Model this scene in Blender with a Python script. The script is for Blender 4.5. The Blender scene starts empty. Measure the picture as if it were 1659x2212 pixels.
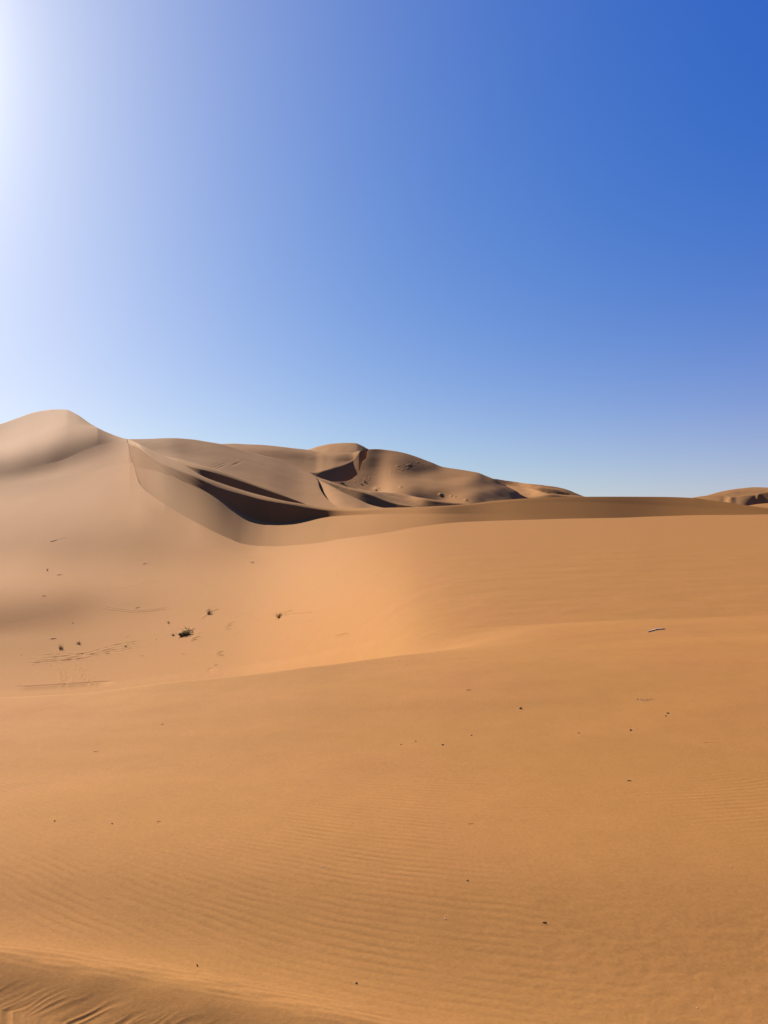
import bpy, math, random
import numpy as np
R = math.radians
sc = bpy.context.scene
col = sc.collection
EYE = 1.6                      # eye height above the sand at the camera
W, H, F = 1659.0, 2212.0, 2212.0 * 26 / 36     # working pixels of the survey, focal length in them
HZ = 1090.0                    # row of the true horizon
PITCH = math.atan((H / 2 - HZ) / F)
SUN_AZ, SUN_EL = 35.5, 28.0    # degrees left of the view axis, above the horizon

# ------------------------------------------------------------------ numeric helpers
def pc(pts, x):
    """monotone cubic through (x, value) control points, constant beyond the ends"""
    if not isinstance(pts, (list, tuple)):
        return np.full_like(np.asarray(x, float), float(pts))
    p = np.array(pts, float); X, Yv = p[:, 0], p[:, 1]
    x = np.asarray(x, float)
    if len(X) == 1: return np.full_like(x, Yv[0])
    h = np.diff(X); d = np.diff(Yv) / h
    m = np.zeros(len(X))
    if len(X) > 2:
        w1 = 2 * h[1:] + h[:-1]; w2 = h[1:] + 2 * h[:-1]
        same = d[:-1] * d[1:] > 0
        with np.errstate(divide='ignore', invalid='ignore'):
            hm = (w1 + w2) / (w1 / d[:-1] + w2 / d[1:])
        m[1:-1] = np.where(same, hm, 0)
    m[0], m[-1] = d[0], d[-1]
    xc = np.clip(x, X[0], X[-1])
    i = np.clip(np.searchsorted(X, xc) - 1, 0, len(X) - 2)
    t = (xc - X[i]) / h[i]
    return ((1 + 2 * t) * (1 - t) ** 2 * Yv[i] + t * (1 - t) ** 2 * h[i] * m[i]
            + t * t * (3 - 2 * t) * Yv[i + 1] + t * t * (t - 1) * h[i] * m[i + 1])

_rng = np.random.RandomState(7)
_perm = np.concatenate([_rng.permutation(512)] * 2)
_grad = np.stack([np.cos(np.arange(512) * 2.399), np.sin(np.arange(512) * 2.399)], 1)
def noise(x, y, seed=0):
    x = np.asarray(x, float) + seed * 17.31; y = np.asarray(y, float) - seed * 9.77
    xi = np.floor(x).astype(int); yi = np.floor(y).astype(int)
    xf = x - xi; yf = y - yi
    u = xf ** 3 * (xf * (xf * 6 - 15) + 10); v = yf ** 3 * (yf * (yf * 6 - 15) + 10)
    def g(a, b, dx, dy):
        k = _perm[(_perm[a & 511] + b) & 511]
        return _grad[k, 0] * dx + _grad[k, 1] * dy
    n00 = g(xi, yi, xf, yf); n10 = g(xi + 1, yi, xf - 1, yf)
    n01 = g(xi, yi + 1, xf, yf - 1); n11 = g(xi + 1, yi + 1, xf - 1, yf - 1)
    return (n00 * (1 - u) + n10 * u) * (1 - v) + (n01 * (1 - u) + n11 * u) * v
def fbm(x, y, seed=0, n=4):
    s = 0; a = 1.0
    for k in range(n):
        s = s + a * noise(x * 2 ** k, y * 2 ** k, seed + k); a *= .5
    return s
def sstep(a, b, x):
    t = np.clip((x - a) / (b - a), 0, 1); return t * t * (3 - 2 * t)
def blur(a, n, axis=0):
    k = np.hanning(2 * n + 3)[1:-1]; k /= k.sum()
    pad = [(0, 0)] * a.ndim; pad[axis] = (n, n)
    b = np.pad(a, pad, mode='edge')
    return np.apply_along_axis(lambda r: np.convolve(r, k, 'valid'), axis, b)

def ray(px, py):
    """slope z/Y and x/Y of the sight line through a survey pixel"""
    a = (np.asarray(px, float) - W / 2) / F; b = -(np.asarray(py, float) - H / 2) / F
    dy = math.cos(PITCH) + b * math.sin(PITCH)
    return (-math.sin(PITCH) + b * math.cos(PITCH)) / dy, a / dy

# ------------------------------------------------------------------ materials
def nodes(name):
    m = bpy.data.materials.new(name); m.use_nodes = True
    nt = m.node_tree; nt.nodes.clear()
    out = nt.nodes.new('ShaderNodeOutputMaterial'); b = nt.nodes.new('ShaderNodeBsdfPrincipled')
    nt.links.new(b.outputs[0], out.inputs['Surface'])
    return m, nt, b
def N(nt, t, **kw):
    n = nt.nodes.new(t)
    for k, v in kw.items():
        if k in n.inputs: n.inputs[k].default_value = v
        else: setattr(n, k, v)
    return n

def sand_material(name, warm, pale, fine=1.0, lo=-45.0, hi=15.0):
    """warm: orange sand, pale: the same sand with sun glare from the left put into its colour; blended along world X"""
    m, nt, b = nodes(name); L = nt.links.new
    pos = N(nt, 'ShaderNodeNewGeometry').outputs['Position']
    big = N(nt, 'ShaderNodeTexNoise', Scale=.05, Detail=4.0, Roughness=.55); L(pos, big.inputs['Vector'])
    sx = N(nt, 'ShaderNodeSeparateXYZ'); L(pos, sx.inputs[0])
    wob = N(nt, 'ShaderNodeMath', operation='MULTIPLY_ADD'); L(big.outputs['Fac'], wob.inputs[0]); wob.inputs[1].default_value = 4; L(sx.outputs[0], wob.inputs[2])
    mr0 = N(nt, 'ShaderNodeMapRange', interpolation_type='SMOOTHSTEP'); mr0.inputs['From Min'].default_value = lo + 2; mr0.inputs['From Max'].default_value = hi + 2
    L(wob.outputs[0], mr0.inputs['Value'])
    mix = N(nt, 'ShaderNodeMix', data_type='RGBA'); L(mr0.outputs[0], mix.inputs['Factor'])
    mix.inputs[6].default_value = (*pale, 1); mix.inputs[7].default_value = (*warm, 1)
    # pinkish drifts a metre or so across
    med = N(nt, 'ShaderNodeTexNoise', Scale=.4, Detail=5.0, Roughness=.6); L(pos, med.inputs['Vector'])
    mr = N(nt, 'ShaderNodeMapRange'); mr.inputs['From Min'].default_value = .4; mr.inputs['From Max'].default_value = .75
    mr.inputs['To Max'].default_value = .55
    L(med.outputs['Fac'], mr.inputs['Value'])
    mx = N(nt, 'ShaderNodeMix', data_type='RGBA'); L(mr.outputs[0], mx.inputs['Factor'])
    tint = N(nt, 'ShaderNodeVectorMath', operation='MULTIPLY'); L(mix.outputs[2], tint.inputs[0]); tint.inputs[1].default_value = (1.06, .975, 1.18)
    L(mix.outputs[2], mx.inputs[6]); L(tint.outputs[0], mx.inputs[7])
    # grains
    gr = N(nt, 'ShaderNodeTexNoise', Scale=420.0, Detail=2.0, Roughness=.7); L(pos, gr.inputs['Vector'])
    gr2 = N(nt, 'ShaderNodeTexNoise', Scale=60.0, Detail=3.0, Roughness=.7); L(pos, gr2.inputs['Vector'])
    ad = N(nt, 'ShaderNodeMath', operation='ADD'); L(gr.outputs['Fac'], ad.inputs[0]); L(gr2.outputs['Fac'], ad.inputs[1])
    g2 = N(nt, 'ShaderNodeMapRange'); g2.inputs['From Min'].default_value = .6; g2.inputs['From Max'].default_value = 1.4
    g2.inputs['To Min'].default_value = 1 - .20 * fine; g2.inputs['To Max'].default_value = 1 + .20 * fine
    gr3 = N(nt, 'ShaderNodeTexNoise', Scale=5.0, Detail=6.0, Roughness=.75); L(pos, gr3.inputs['Vector'])
    ad2 = N(nt, 'ShaderNodeMath', operation='MULTIPLY_ADD'); L(gr3.outputs['Fac'], ad2.inputs[0]); ad2.inputs[1].default_value = .5; L(ad.outputs[0], ad2.inputs[2])
    g2.inputs['From Min'].default_value = .8; g2.inputs['From Max'].default_value = 1.7
    L(ad2.outputs[0], g2.inputs['Value'])
    mu = N(nt, 'ShaderNodeVectorMath', operation='SCALE'); L(mx.outputs[2], mu.inputs[0]); L(g2.outputs[0], mu.inputs['Scale'])
    L(mu.outputs[0], b.inputs['Base Color'])
    b.inputs['Roughness'].default_value = .9
    b.inputs['Specular IOR Level'].default_value = .03
    bp = N(nt, 'ShaderNodeBump', Strength=.5 * fine, Distance=.002); L(ad.outputs[0], bp.inputs['Height'])
    L(bp.outputs[0], b.inputs['Normal'])
    return m

def plain(name, c, rough=.8, var=.35, scale=40.0):
    m, nt, b = nodes(name); L = nt.links.new
    tc = N(nt, 'ShaderNodeTexCoord').outputs['Object']
    n = N(nt, 'ShaderNodeTexNoise', Scale=scale, Detail=4.0); L(tc, n.inputs['Vector'])
    rp = N(nt, 'ShaderNodeValToRGB'); e = rp.color_ramp.elements
    e[0].position, e[0].color = .3, (*[x * (1 - var) for x in c], 1); e[1].position, e[1].color = .7, (*[min(1, x * (1 + var)) for x in c], 1)
    L(n.outputs['Fac'], rp.inputs['Fac']); L(rp.outputs['Color'], b.inputs['Base Color'])
    b.inputs['Roughness'].default_value = rough; b.inputs['Specular IOR Level'].default_value = .2
    return m

WARM, PALE_GLARE = (.295, .134, .037), (.322, .153, .047)  # second colour has the sun's veiling glare painted in, for sand towards the left
SAND_NEAR = sand_material('orange_sand', WARM, PALE_GLARE, 1.0, -4.5, 3.5)
SAND_MID = sand_material('dune_sand', WARM, (.30, .148, .046), .4, -30, 6)
SAND_FAR = sand_material('far_dune_sand', (.30, .147, .051), (.30, .148, .052), .2)

# ------------------------------------------------------------------ meshes
def grid_mesh(name, P, mat, label=None):
    """P: rows x columns x 3"""
    r, c, _ = P.shape
    me = bpy.data.meshes.new(name)
    me.vertices.add(r * c); me.vertices.foreach_set('co', P.reshape(-1).astype(np.float32))
    i = np.arange(r * c).reshape(r, c)
    q = np.stack([i[:-1, :-1], i[:-1, 1:], i[1:, 1:], i[1:, :-1]], -1).reshape(-1, 4)
    me.loops.add(q.size); me.loops.foreach_set('vertex_index', q.reshape(-1).astype(np.int32))
    me.polygons.add(len(q)); me.polygons.foreach_set('loop_start', np.arange(0, q.size, 4, dtype=np.int32))
    me.update(calc_edges=True)
    me.polygons.foreach_set('use_smooth', np.ones(len(q), dtype=bool))
    me.materials.append(mat)
    o = bpy.data.objects.new(name, me); col.objects.link(o)
    o['kind'] = 'structure'
    if label: o['label'] = label
    return o

def columns(lo, hi, step, dense=(), margin=0):
    u = np.arange(lo, hi + step, step)
    for a, b, s in dense:
        u = np.concatenate([u[u < a - .3 * step], np.arange(a, b, s), u[u > b + .3 * step]])
    u = np.unique(np.round(u, 3))
    if margin:
        g = np.cumsum(np.geomspace(step, margin / 8, 40)); g = g[g < margin]
        u = np.concatenate([lo - g[::-1], u, hi + step + g])
    return u

def climb(U, start_row, start_Y, guides, smooth=0):
    """Walk a slope up the sight lines of each column. guides: (rows, slope in degrees towards the viewer, samples).
    Slope runs from the value at one guide to the value at the next."""
    rows0 = start_row; Y = start_Y.copy(); s, _ = ray(U, rows0); z = s * Y
    out = [(rows0, Y.copy(), z.copy())]
    th0 = guides[0][1]
    for rows1, th1, n in guides[1:]:
        rows1 = np.minimum(rows1, rows0 - .05)
        for k in range(n):
            t1 = (k + 1) / n; tm = (k + .5) / n
            rw = rows0 + (rows1 - rows0) * t1
            th = th0 + (th1 - th0) * (tm * tm * (3 - 2 * tm))
            if smooth: th = blur(th, smooth)
            s, _ = ray(U, rw); tt = np.tan(np.radians(th))
            den = np.maximum(tt - s, .02)
            Y2 = np.maximum((z - Y * (s + den)) / (-den), Y + 1e-4)   # z + (Y2-Y)*tan = s*Y2
            Y = Y2; z = s * Y
            out.append((rw, Y.copy(), z.copy()))
        rows0, th0 = rows1, th1
    return out

def assemble(U, out, back=(), front=()):
    PX, ROW, PTS = [], [], []
    def add(rw, Y, z):
        _, a = ray(U, rw); PTS.append(np.stack([a * Y, Y, z + EYE], -1)); ROW.append(rw)
    rw, Y, z = out[0]
    for dY, dz in front: add(rw, Y + dY, z + dz)
    for rw, Y, z in out: add(rw, Y, z)
    rw, Y, z = out[-1]
    for dY, dz in back: add(rw, Y + dY, z + dz)
    return np.array(PTS), np.array(ROW)

def soften(U, out, sigma, keep):
    """even out depth across columns without moving any outline"""
    g = np.arange(U[0], U[-1] + 1, 1.0); n = int(3 * sigma); k = np.exp(-.5 * (np.arange(-n, n + 1) / sigma) ** 2); k /= k.sum()
    w = 1.0 if keep is None else pc(keep, U)
    res = []
    for rw, Y, z in out:
        a = np.interp(g, U, np.log(Y)); slope0, slope1 = a[1] - a[0], a[-1] - a[-2]
        a = np.concatenate([a[0] - slope0 * np.arange(n, 0, -1), a, a[-1] + slope1 * np.arange(1, n + 1)])
        Ys = np.exp(np.interp(U, g, np.convolve(a, k, 'valid'))) * w + Y * (1 - w)
        res.append((rw, Ys, ray(U, rw)[0] * Ys))
    return res
def cut_to(U, o, cr):
    RWS = np.array([r_ for r_, _, _ in o]); LY = np.log(np.array([y_ for _, y_, _ in o])); n_ = len(o)
    cr = np.minimum(np.maximum(cr, RWS[-1]), RWS[0] - .5); NR = RWS[0] + (cr - RWS[0]) * np.linspace(0, 1, n_)[:, None]
    NY = np.stack([np.exp(np.interp(-NR[:, c], -RWS[:, c], LY[:, c])) for c in range(len(U))], 1)
    return [(NR[k], NY[k], ray(U, NR[k])[0] * NY[k]) for k in range(n_)]
BACK = lambda k: [(.15 * k, -.06 * k), (.5 * k, -.24 * k), (1.2 * k, -.66 * k), (3 * k, -1.8 * k), (9 * k, -5 * k), (22 * k, -11 * k)]
crestY = {}
GRIDS = {}
def crest_at(name, U):
    u, y = crestY[name]; return np.interp(U, u, y)

# ------------------------------------------------------------------ survey curves
C1 = [(-250, 985), (-100, 942), (0, 916), (40, 902), (70, 892), (100, 886), (122, 884), (140, 884), (160, 892), (200, 918), (240, 937), (268, 947.5),
      (274, 950), (276.7, 959.4), (279.6, 971), (282.6, 989), (289.6, 1007), (294.5, 1025), (299.5, 1040.7), (310.4, 1056.6), (326, 1068.5),
      (354.5, 1089), (403, 1118.4), (455, 1146), (497, 1165.3), (524.7, 1175.7), (559.4, 1180), (594, 1180.6), (646, 1176.7), (698, 1170.5),
      (733, 1163.5), (767.7, 1159.4), (823, 1151.8), (898, 1138), (974, 1129), (1050, 1125.5), (1125, 1123.7), (1276.5, 1119.7), (1427.7, 1115),
      (1538, 1113.7), (1659, 1113), (1900, 1112)]
C2 = [(250, 944), (277, 949), (316, 967), (356, 986), (386, 999), (402, 1007), (420, 1018), (441, 1030), (475, 1043), (505, 1053), (545, 1065), (576, 1073),
      (620, 1083), (657, 1089), (680, 1093), (730, 1096.8), (790, 1097.7), (829, 1097), (889, 1095.7), (932, 1094), (1002, 1089.7), (1071.5, 1081.6),
      (1131.7, 1077), (1187, 1074.5), (1256.7, 1073), (1316.7, 1072.8), (1426, 1073.2), (1496.5, 1075.5), (1524.5, 1078.7), (1566.6, 1084.3),
      (1608.6, 1091), (1659, 1097.6), (1720, 1104), (1900, 1112)]

# ------------------------------------------------------------------ near sand: foreground, hollow, left dune, right brink
U = columns(-60, 1720, 2.0, dense=[(266, 345, .8)], margin=1500)
rim = pc(C1, U)
lip_row = pc([(-250, 1516), (0, 1506), (190, 1497), (350, 1477), (560, 1456), (700, 1438), (900, 1414), (1200, 1393), (1659, 1372), (1900, 1362)], U)
def at_z(rows, z):
    s, _ = ray(U, rows); return z / s
keys = []           # (Y, z, x/Y)
def key(Y, z, a): keys.append((np.asarray(Y) + 0 * U, np.asarray(z) + 0 * U, np.asarray(a) + 0 * U))
a_low = ray(U, 2212 + 0 * U)[1]
key(.35, -1.70, a_low)
key(1.2, -1.69, a_low)
base_row = pc([(-400, 2125), (-250, 2148), (0, 2182), (135, 2209), (400, 2275), (900, 2425), (1700, 2600)], U)
top_row = pc([(-400, 2035), (-250, 2046), (0, 2064), (200, 2090), (400, 2126), (600, 2168), (750, 2202), (900, 2245), (1100, 2310), (1700, 2520)], U)
zb = pc([(-250, -1.69), (900, -1.67), (1700, -1.62)], U)
Yb = at_z(base_row, zb)
key(Yb, zb, ray(U, base_row)[1])
s2 = ray(U, top_row)[0]; tt = math.tan(R(11.5))
Yt = (zb - Yb * tt) / (s2 - tt); zt = s2 * Yt
key(Yt, zt, ray(U, top_row)[1])
r3 = top_row - 42; z3 = zt - .016
key(at_z(r3, z3), z3, ray(U, r3)[1])
r4 = np.minimum(1880 + 0 * U, r3 - 60); z4 = pc([(-300, -1.66), (400, -1.62), (900, -1.60), (1700, -1.585)], U)
key(at_z(r4, z4), z4, ray(U, r4)[1])
r5 = 1660 + 0 * U; z5 = pc([(-300, -1.82), (300, -1.73), (900, -1.645), (1700, -1.60)], U)
key(at_z(r5, z5), z5, ray(U, r5)[1])
lY = pc([(-300, 7.3), (560, 8.0), (900, 8.9), (1700, 9.8)], U); ls, la = ray(U, lip_row)
key(lY - .16, ls * lY + .16 * np.where(U < 640, .17, .085 + .085 * (1 - sstep(640, 820, U))), la)
key(lY, ls * lY, la)
dY = pc([(-300, 15), (400, 15), (560, 12), (700, 6), (900, 1.8), (1700, 1.5)], U)
dz = dY * (ls - pc([(-300, .19), (350, .17), (560, .21), (700, .17), (800, .10), (900, .03), (1000, -.05), (1200, -.135), (1700, -.122)], U))
key(lY + dY, ls * lY + dz, la)
start_row = pc([(-250, 1500), (0, 1490), (190, 1478), (350, 1458), (560, 1432), (700, 1407), (900, 1368), (1200, 1346), (1700, 1328)], U)
sY = pc([(-300, 38), (300, 38), (560, 35), (700, 22), (800, 16), (900, 13), (1100, 12.5), (1700, 12.5)], U); ss, sa = ray(U, start_row)
key(sY, ss * sY, sa)
_r = [HZ - F * z / y for y, z, a in keys]
def _s(v):
    g = np.arange(U[0], U[-1] + 1, 1.0); k = np.hanning(161); k /= k.sum()
    a = np.interp(g, U, v); s0, s1 = a[1] - a[0], a[-1] - a[-2]
    a = np.concatenate([a[0] - s0 * np.arange(80, 0, -1), a, a[-1] + s1 * np.arange(1, 81)])
    return np.interp(U, g, np.convolve(a, k, 'valid'))
lip_k = 8
for q in range(4, len(keys) - 1):
    y, z, a = keys[q]; y2 = np.exp(_s(np.log(y)))
    sl = z / y
    if q not in (lip_k, lip_k - 1): sl = _s(sl)
    keys[q] = (y2, sl * y2, a)
sY = np.exp(_s(np.log(sY))); NEAR_KEEP = None
_q = soften(U, [(start_row, sY, sY)], 45, NEAR_KEEP)[0]; keys[-1] = (_q[1], _q[2], sa)
# cubic through the keys of each column
KY = np.array([k[0] for k in keys]); KZ = np.array([k[1] for k in keys]); KA = np.array([k[2] for k in keys])
h = np.diff(KY, axis=0); d = np.diff(KZ, axis=0) / h
M = np.zeros_like(KY); M[0], M[-1] = d[0], d[-1]
M[1:-1] = (d[:-1] * h[1:] + d[1:] * h[:-1]) / (h[1:] + h[:-1])
hid = 1 - sstep(720, 1000, U); M[lip_k] = M[lip_k] * (1 - hid) + (KZ[lip_k] / KY[lip_k] - .004) * hid; M[lip_k - 1] = M[lip_k - 1] * (1 - hid) + d[lip_k - 2] * 1.15 * hid
spans = [10, 12, 110, 50, 200, 200, 150, 16, 40, 24]
PTS, ROW = [], []
for k, n in enumerate(spans):
    for j in range(n + (k == len(spans) - 1)):
        w = j / n
        Yv = 1 / ((1 - w) / KY[k] + w / KY[k + 1]); t = (Yv - KY[k]) / h[k]
        zv = ((1 + 2 * t) * (1 - t) ** 2 * KZ[k] + t * (1 - t) ** 2 * h[k] * M[k] + t * t * (3 - 2 * t) * KZ[k + 1] + t * t * (t - 1) * h[k] * M[k + 1])
        av = KA[k] * (1 - t) + KA[k + 1] * t
        PTS.append(np.stack([av * Yv, Yv, zv + EYE], -1)); ROW.append(HZ - F * zv / Yv)
npre = len(PTS)
T = lambda *p: pc(list(p), U)
rim_v = pc([q for q in C1 if q[0] < 250] + [(268, 946), (300, 962), (350, 996), (420, 1055), (500, 1115), (600, 1152), (700, 1157), (823, 1147), (974, 1125)] + [(q[0], q[1] - 2) for q in C1 if q[0] > 1000], U)
near_guides = [
    (start_row, T((-300, .5), (300, 1), (570, 4.2), (700, 2.1), (900, .9), (1700, 1.0)), 0),
    (T((-300, 1392), (0, 1388), (300, 1375), (600, 1360), (900, 1290), (1400, 1190), (1700, 1180)), T((-300, 8), (60, 7), (250, 4.5), (570, 4.6), (700, 2.1), (900, .9), (1700, 1.0)), 90),
    (T((-300, 1372), (0, 1350), (150, 1322), (300, 1300), (600, 1310), (900, 1255), (1400, 1172), (1700, 1165)), T((-300, 17), (40, 16), (130, 13), (250, 8.5), (400, 6), (570, 4.6), (700, 2.0), (900, .9), (1700, 1.0)), 90),
    (T((-300, 1262), (0, 1252), (300, 1255), (600, 1262), (900, 1215), (1400, 1150), (1700, 1145)), T((-300, 3), (150, 4), (300, 6), (570, 4.6), (700, 2.0), (900, .9), (1700, 1.0)), 90),
    (T((-300, 1180), (0, 1172), (200, 1172), (400, 1185), (600, 1215), (900, 1180), (1400, 1130), (1700, 1128)), T((-300, 9), (80, 10), (250, 13), (420, 13), (570, 4.6), (700, 2.0), (900, .9), (1700, 1.0)), 110),
    (T((-300, 1110), (0, 1095), (200, 1085), (300, 1095), (420, 1150), (560, 1195), (900, 1158), (1400, 1121), (1700, 1119)), T((-300, 9), (100, 8.5), (300, 9), (420, 11), (570, 4.6), (700, 2.0), (900, .9), (1700, 1.0)), 80),
    (T((-300, 1075), (0, 1052), (120, 1032), (280, 1000)), T((-300, 13), (0, 13), (120, 12), (280, 10), (570, 4.6), (700, 2.0), (900, .9), (1700, 1.0)), 50),
    (T((-300, 1045), (0, 1018), (120, 998), (220, 960), (280, 950)), T((-300, 21), (0, 21.5), (150, 20), (240, 16), (300, 9), (570, 4.6), (700, 2.0), (900, .9), (1700, 1.0)), 40),
    (T((-300, 1000), (0, 968), (75, 944), (150, 921), (230, 925)), T((-300, 8.5), (0, 8.5), (100, 10), (200, 13), (280, 12), (570, 4.6), (700, 2.0), (900, .9), (1700, 1.0)), 40),
    (rim_v, T((-300, 14), (0, 14), (60, 13), (140, 13.5), (200, 14), (280, 14), (300, 9), (570, 4.6), (700, 2.0), (900, .9), (1700, 1.0)), 50)]
ng = []
for i, (rw, th, n) in enumerate(near_guides):
    rw = np.maximum(rw, rim_v + .06 * (len(near_guides) - 1 - i))
    ng.append((np.minimum(rw, start_row), th, n))
out = soften(U, climb(U, start_row, sY, ng), 45, NEAR_KEEP)
out = cut_to(U, out, rim)
P2, R2 = assemble(U, out, back=BACK(1.0))
P = np.concatenate([np.array(PTS), P2[1:]]); ROWS = np.concatenate([np.array(ROW), R2[1:]])
crestY['C1'] = (U, out[-1][1])
ncrest = len(PTS) + len(out) - 2
PXG = np.broadcast_to(U, ROWS.shape)
print('C1 depth', [(int(u), round(float(np.interp(u, U, out[-1][1])), 1)) for u in (-200, 0, 140, 270, 285, 300, 350, 450, 560, 700, 900, 1200, 1659)])

X, Yc = P[:, :, 0], P[:, :, 1]
# broad undulation, wind ripples, flutes at the foot of the small slip face
dist = np.hypot(X, Yc)
dzv = np.zeros_like(X)
dzv += .16 * fbm((X + .35 * Yc) / 16, (Yc - .35 * X) / 60, 3, 3) * sstep(25, 90, dist)
dzv += .02 * fbm(X / 2.2, Yc / 1.6, 5, 3) * sstep(1.5, 6, dist) * (1 - sstep(20, 45, dist))
m = (Yc > 1.0) & (Yc < 14)
xm, ym = X[m], Yc[m]
g = .30 * xm - .13 * xm ** 2 + np.where(np.abs(xm) > 1.5, .0, 0)
ph = ym + np.where(np.abs(xm) < 2.2, g, .30 * xm - .13 * 2.2 ** 2 - .26 * 2.2 * (np.abs(xm) - 2.2)) + .035 * fbm(xm * .9, ym * 1.8, 11, 3) + .012 * noise(xm * 4.5, ym * 6, 14)
lam = .048
w = 2 * np.pi * ph / lam
rip = np.sin(w + .45 * np.sin(w + .9))
amp = .0005 * np.clip(.75 + 1.5 * fbm(xm * .8, ym * .8, 21, 2), .12, 1.5) * np.clip(.7 + 1.2 * noise(xm * 3.5, ym * 9, 25), .2, 1.4)
amp *= sstep(0, 1, (ym - np.broadcast_to(Yt, X.shape)[m]) / .35) * (1 - sstep(6, 12, ym))
lumpy = .0013 * fbm(xm * 14, ym * 20, 31, 3) * sstep(.0, .8, xm) * (1 - sstep(2.5, 3.4, ym))
amp *= 1 - .6 * sstep(.2, .9, xm) * (1 - sstep(2.4, 3.3, ym))
dzv[m] += rip * amp + lumpy
fr = (Yc - Yb) / (Yt - Yb)
m = (fr > -.6) & (fr < 1.6)
f_, xm, ym = fr[m], X[m], Yc[m]
sx = xm - 1.1 * (ym - np.broadcast_to(Yb, X.shape)[m])          # flutes lean to the right going up
fl = noise(sx * 20 + 1.2 * noise(xm * 9, ym * 9, 45), ym * 4.0, 41) + .6 * noise(sx * 33, ym * 6 + 3, 42)
fl = np.abs(fl) * -1 + .25
dzv[m] += .0046 * fl * sstep(-.35, .0, f_) * (1 - sstep(.15, .65, f_)) + .004 * noise(xm * 5, ym * 8, 47) * sstep(-.3, .2, f_) * (1 - sstep(1.0, 1.5, f_))
dzv[m] += .0022 * noise(xm * 7 , (ym + .25 * xm) * 45, 49) * sstep(.7, 1.0, f_) * (1 - sstep(1.2, 1.6, f_))

# marks pressed into the sand, as polylines and points of the survey
GK = .5
def groove(pts, width, depth, ridge=.4, fade=True, wob=0.0):
    """a furrow with raised shoulders along a polyline; width and depth in metres"""
    global dzv
    p = np.array(pts, float)
    lo, hi = p.min(0) - 14, p.max(0) + 14
    ci = np.where((U > lo[0]) & (U < hi[0]))[0]
    if not len(ci): return
    sub = ROWS[npre - 30:ncrest, ci]; ok = (sub > lo[1]) & (sub < hi[1])
    ri = np.where(ok.any(1))[0]
    if not len(ri): return
    r0, r1 = ri.min() + npre - 30, ri.max() + npre - 29
    rows = ROWS[r0:r1, ci]; px = np.broadcast_to(U[ci], rows.shape)
    best = np.full(rows.shape, 1e9); tt = np.zeros(rows.shape)
    L = np.concatenate([[0], np.cumsum(np.hypot(*np.diff(p, axis=0).T))])
    depthY = Yc[r0:r1, ci]
    sx = depthY / F
    # vertical pixel size on the ground
    rs = np.abs(np.gradient(depthY, axis=0) / np.minimum(np.gradient(rows, axis=0), -1e-3))
    for (a, b, l0, l1) in zip(p[:-1], p[1:], L[:-1], L[1:]):
        d = b - a; t = np.clip(((px - a[0]) * d[0] + (rows - a[1]) * d[1]) / (d @ d), 0, 1)
        ex = (px - a[0] - t * d[0]) * sx; ey = (rows - a[1] - t * d[1]) * rs
        # perpendicular distance on the ground
        e = np.hypot(ex, ey)
        k = e < best; best[k] = e[k]; tt[k] = (l0 + t * (l1 - l0))[k] / L[-1]
    q = best / width
    s = -np.exp(-q * q) + ridge * np.exp(-((q - 1.7) / .7) ** 2)
    if fade: s = s * np.clip(np.minimum(tt, 1 - tt) * 8, 0, 1)
    if wob: s = s * np.clip(.6 + 1.6 * noise(px * .06, rows * .15, int(wob * 100)), 0, 1.3)
    dzv[r0:r1, ci] += GK * depth * s
Z5 = lambda x, y: (x * .1808 * .5486 + 150 * .5486, y * .1808 * .5486 + 2450 * .5486)        # detail view of the tracks
Z3 = lambda x, y: (x * .496, 1152 + y * .496)
for k, (y0, y1) in enumerate([(800, 500), (850, 560), (890, 610), (735, 640), (880, 660)]):
    groove([Z5(-300, y0 + 20), Z5(0, y0), Z5(500, y0 - 45), Z5(1100, (y0 + y1) / 2 + 20), Z5(1659, y1)] + [Z5(2400, y1 - 120)], .11, .05, .7, wob=.3 + k)
groove([Z3(420, 322), Z3(480, 336), Z3(560, 345), Z3(640, 343), Z3(760, 325)], .14, .035, .7)
groove([Z3(440, 318), Z3(500, 330), Z3(570, 338), Z3(640, 336), Z3(750, 320)], .14, .035, .7)
groove([Z3(440, 248), Z3(540, 238), Z3(640, 215), Z3(720, 200)], .14, .03, .7)
groove([Z5(-500, 1420), Z5(100, 1380), Z5(560, 1355), Z5(900, 1330), Z5(1300, 1300), Z5(1700, 1285)], .10, .055, .8)
groove([Z5(380, 860), Z5(500, 1020), Z5(560, 1180), Z5(575, 1330), Z5(575, 1520)], .13, .06, .7, wob=.5)
groove([Z5(450, 860), Z5(600, 1020), Z5(650, 1180), Z5(650, 1330), Z5(650, 1520)], .13, .05, .7, wob=.6)
groove([Z5(800, 900), Z5(900, 1020), Z5(1000, 1200), Z5(1080, 1330), Z5(1140, 1480)], .13, .06, .7, wob=.7)
groove([Z5(880, 900), Z5(960, 1020), Z5(1100, 1200), Z5(1160, 1330), Z5(1210, 1480)], .13, .05, .7, wob=.8)
for o_ in (0, 2.6):
    groove([(-60, 1502 - o_), (60, 1499 - o_), (190, 1490 - o_), (350, 1470 - o_), (460, 1459 - o_), (560, 1447 - o_), (640, 1438 - o_)], .14, .09, .6, wob=.9)
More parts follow.
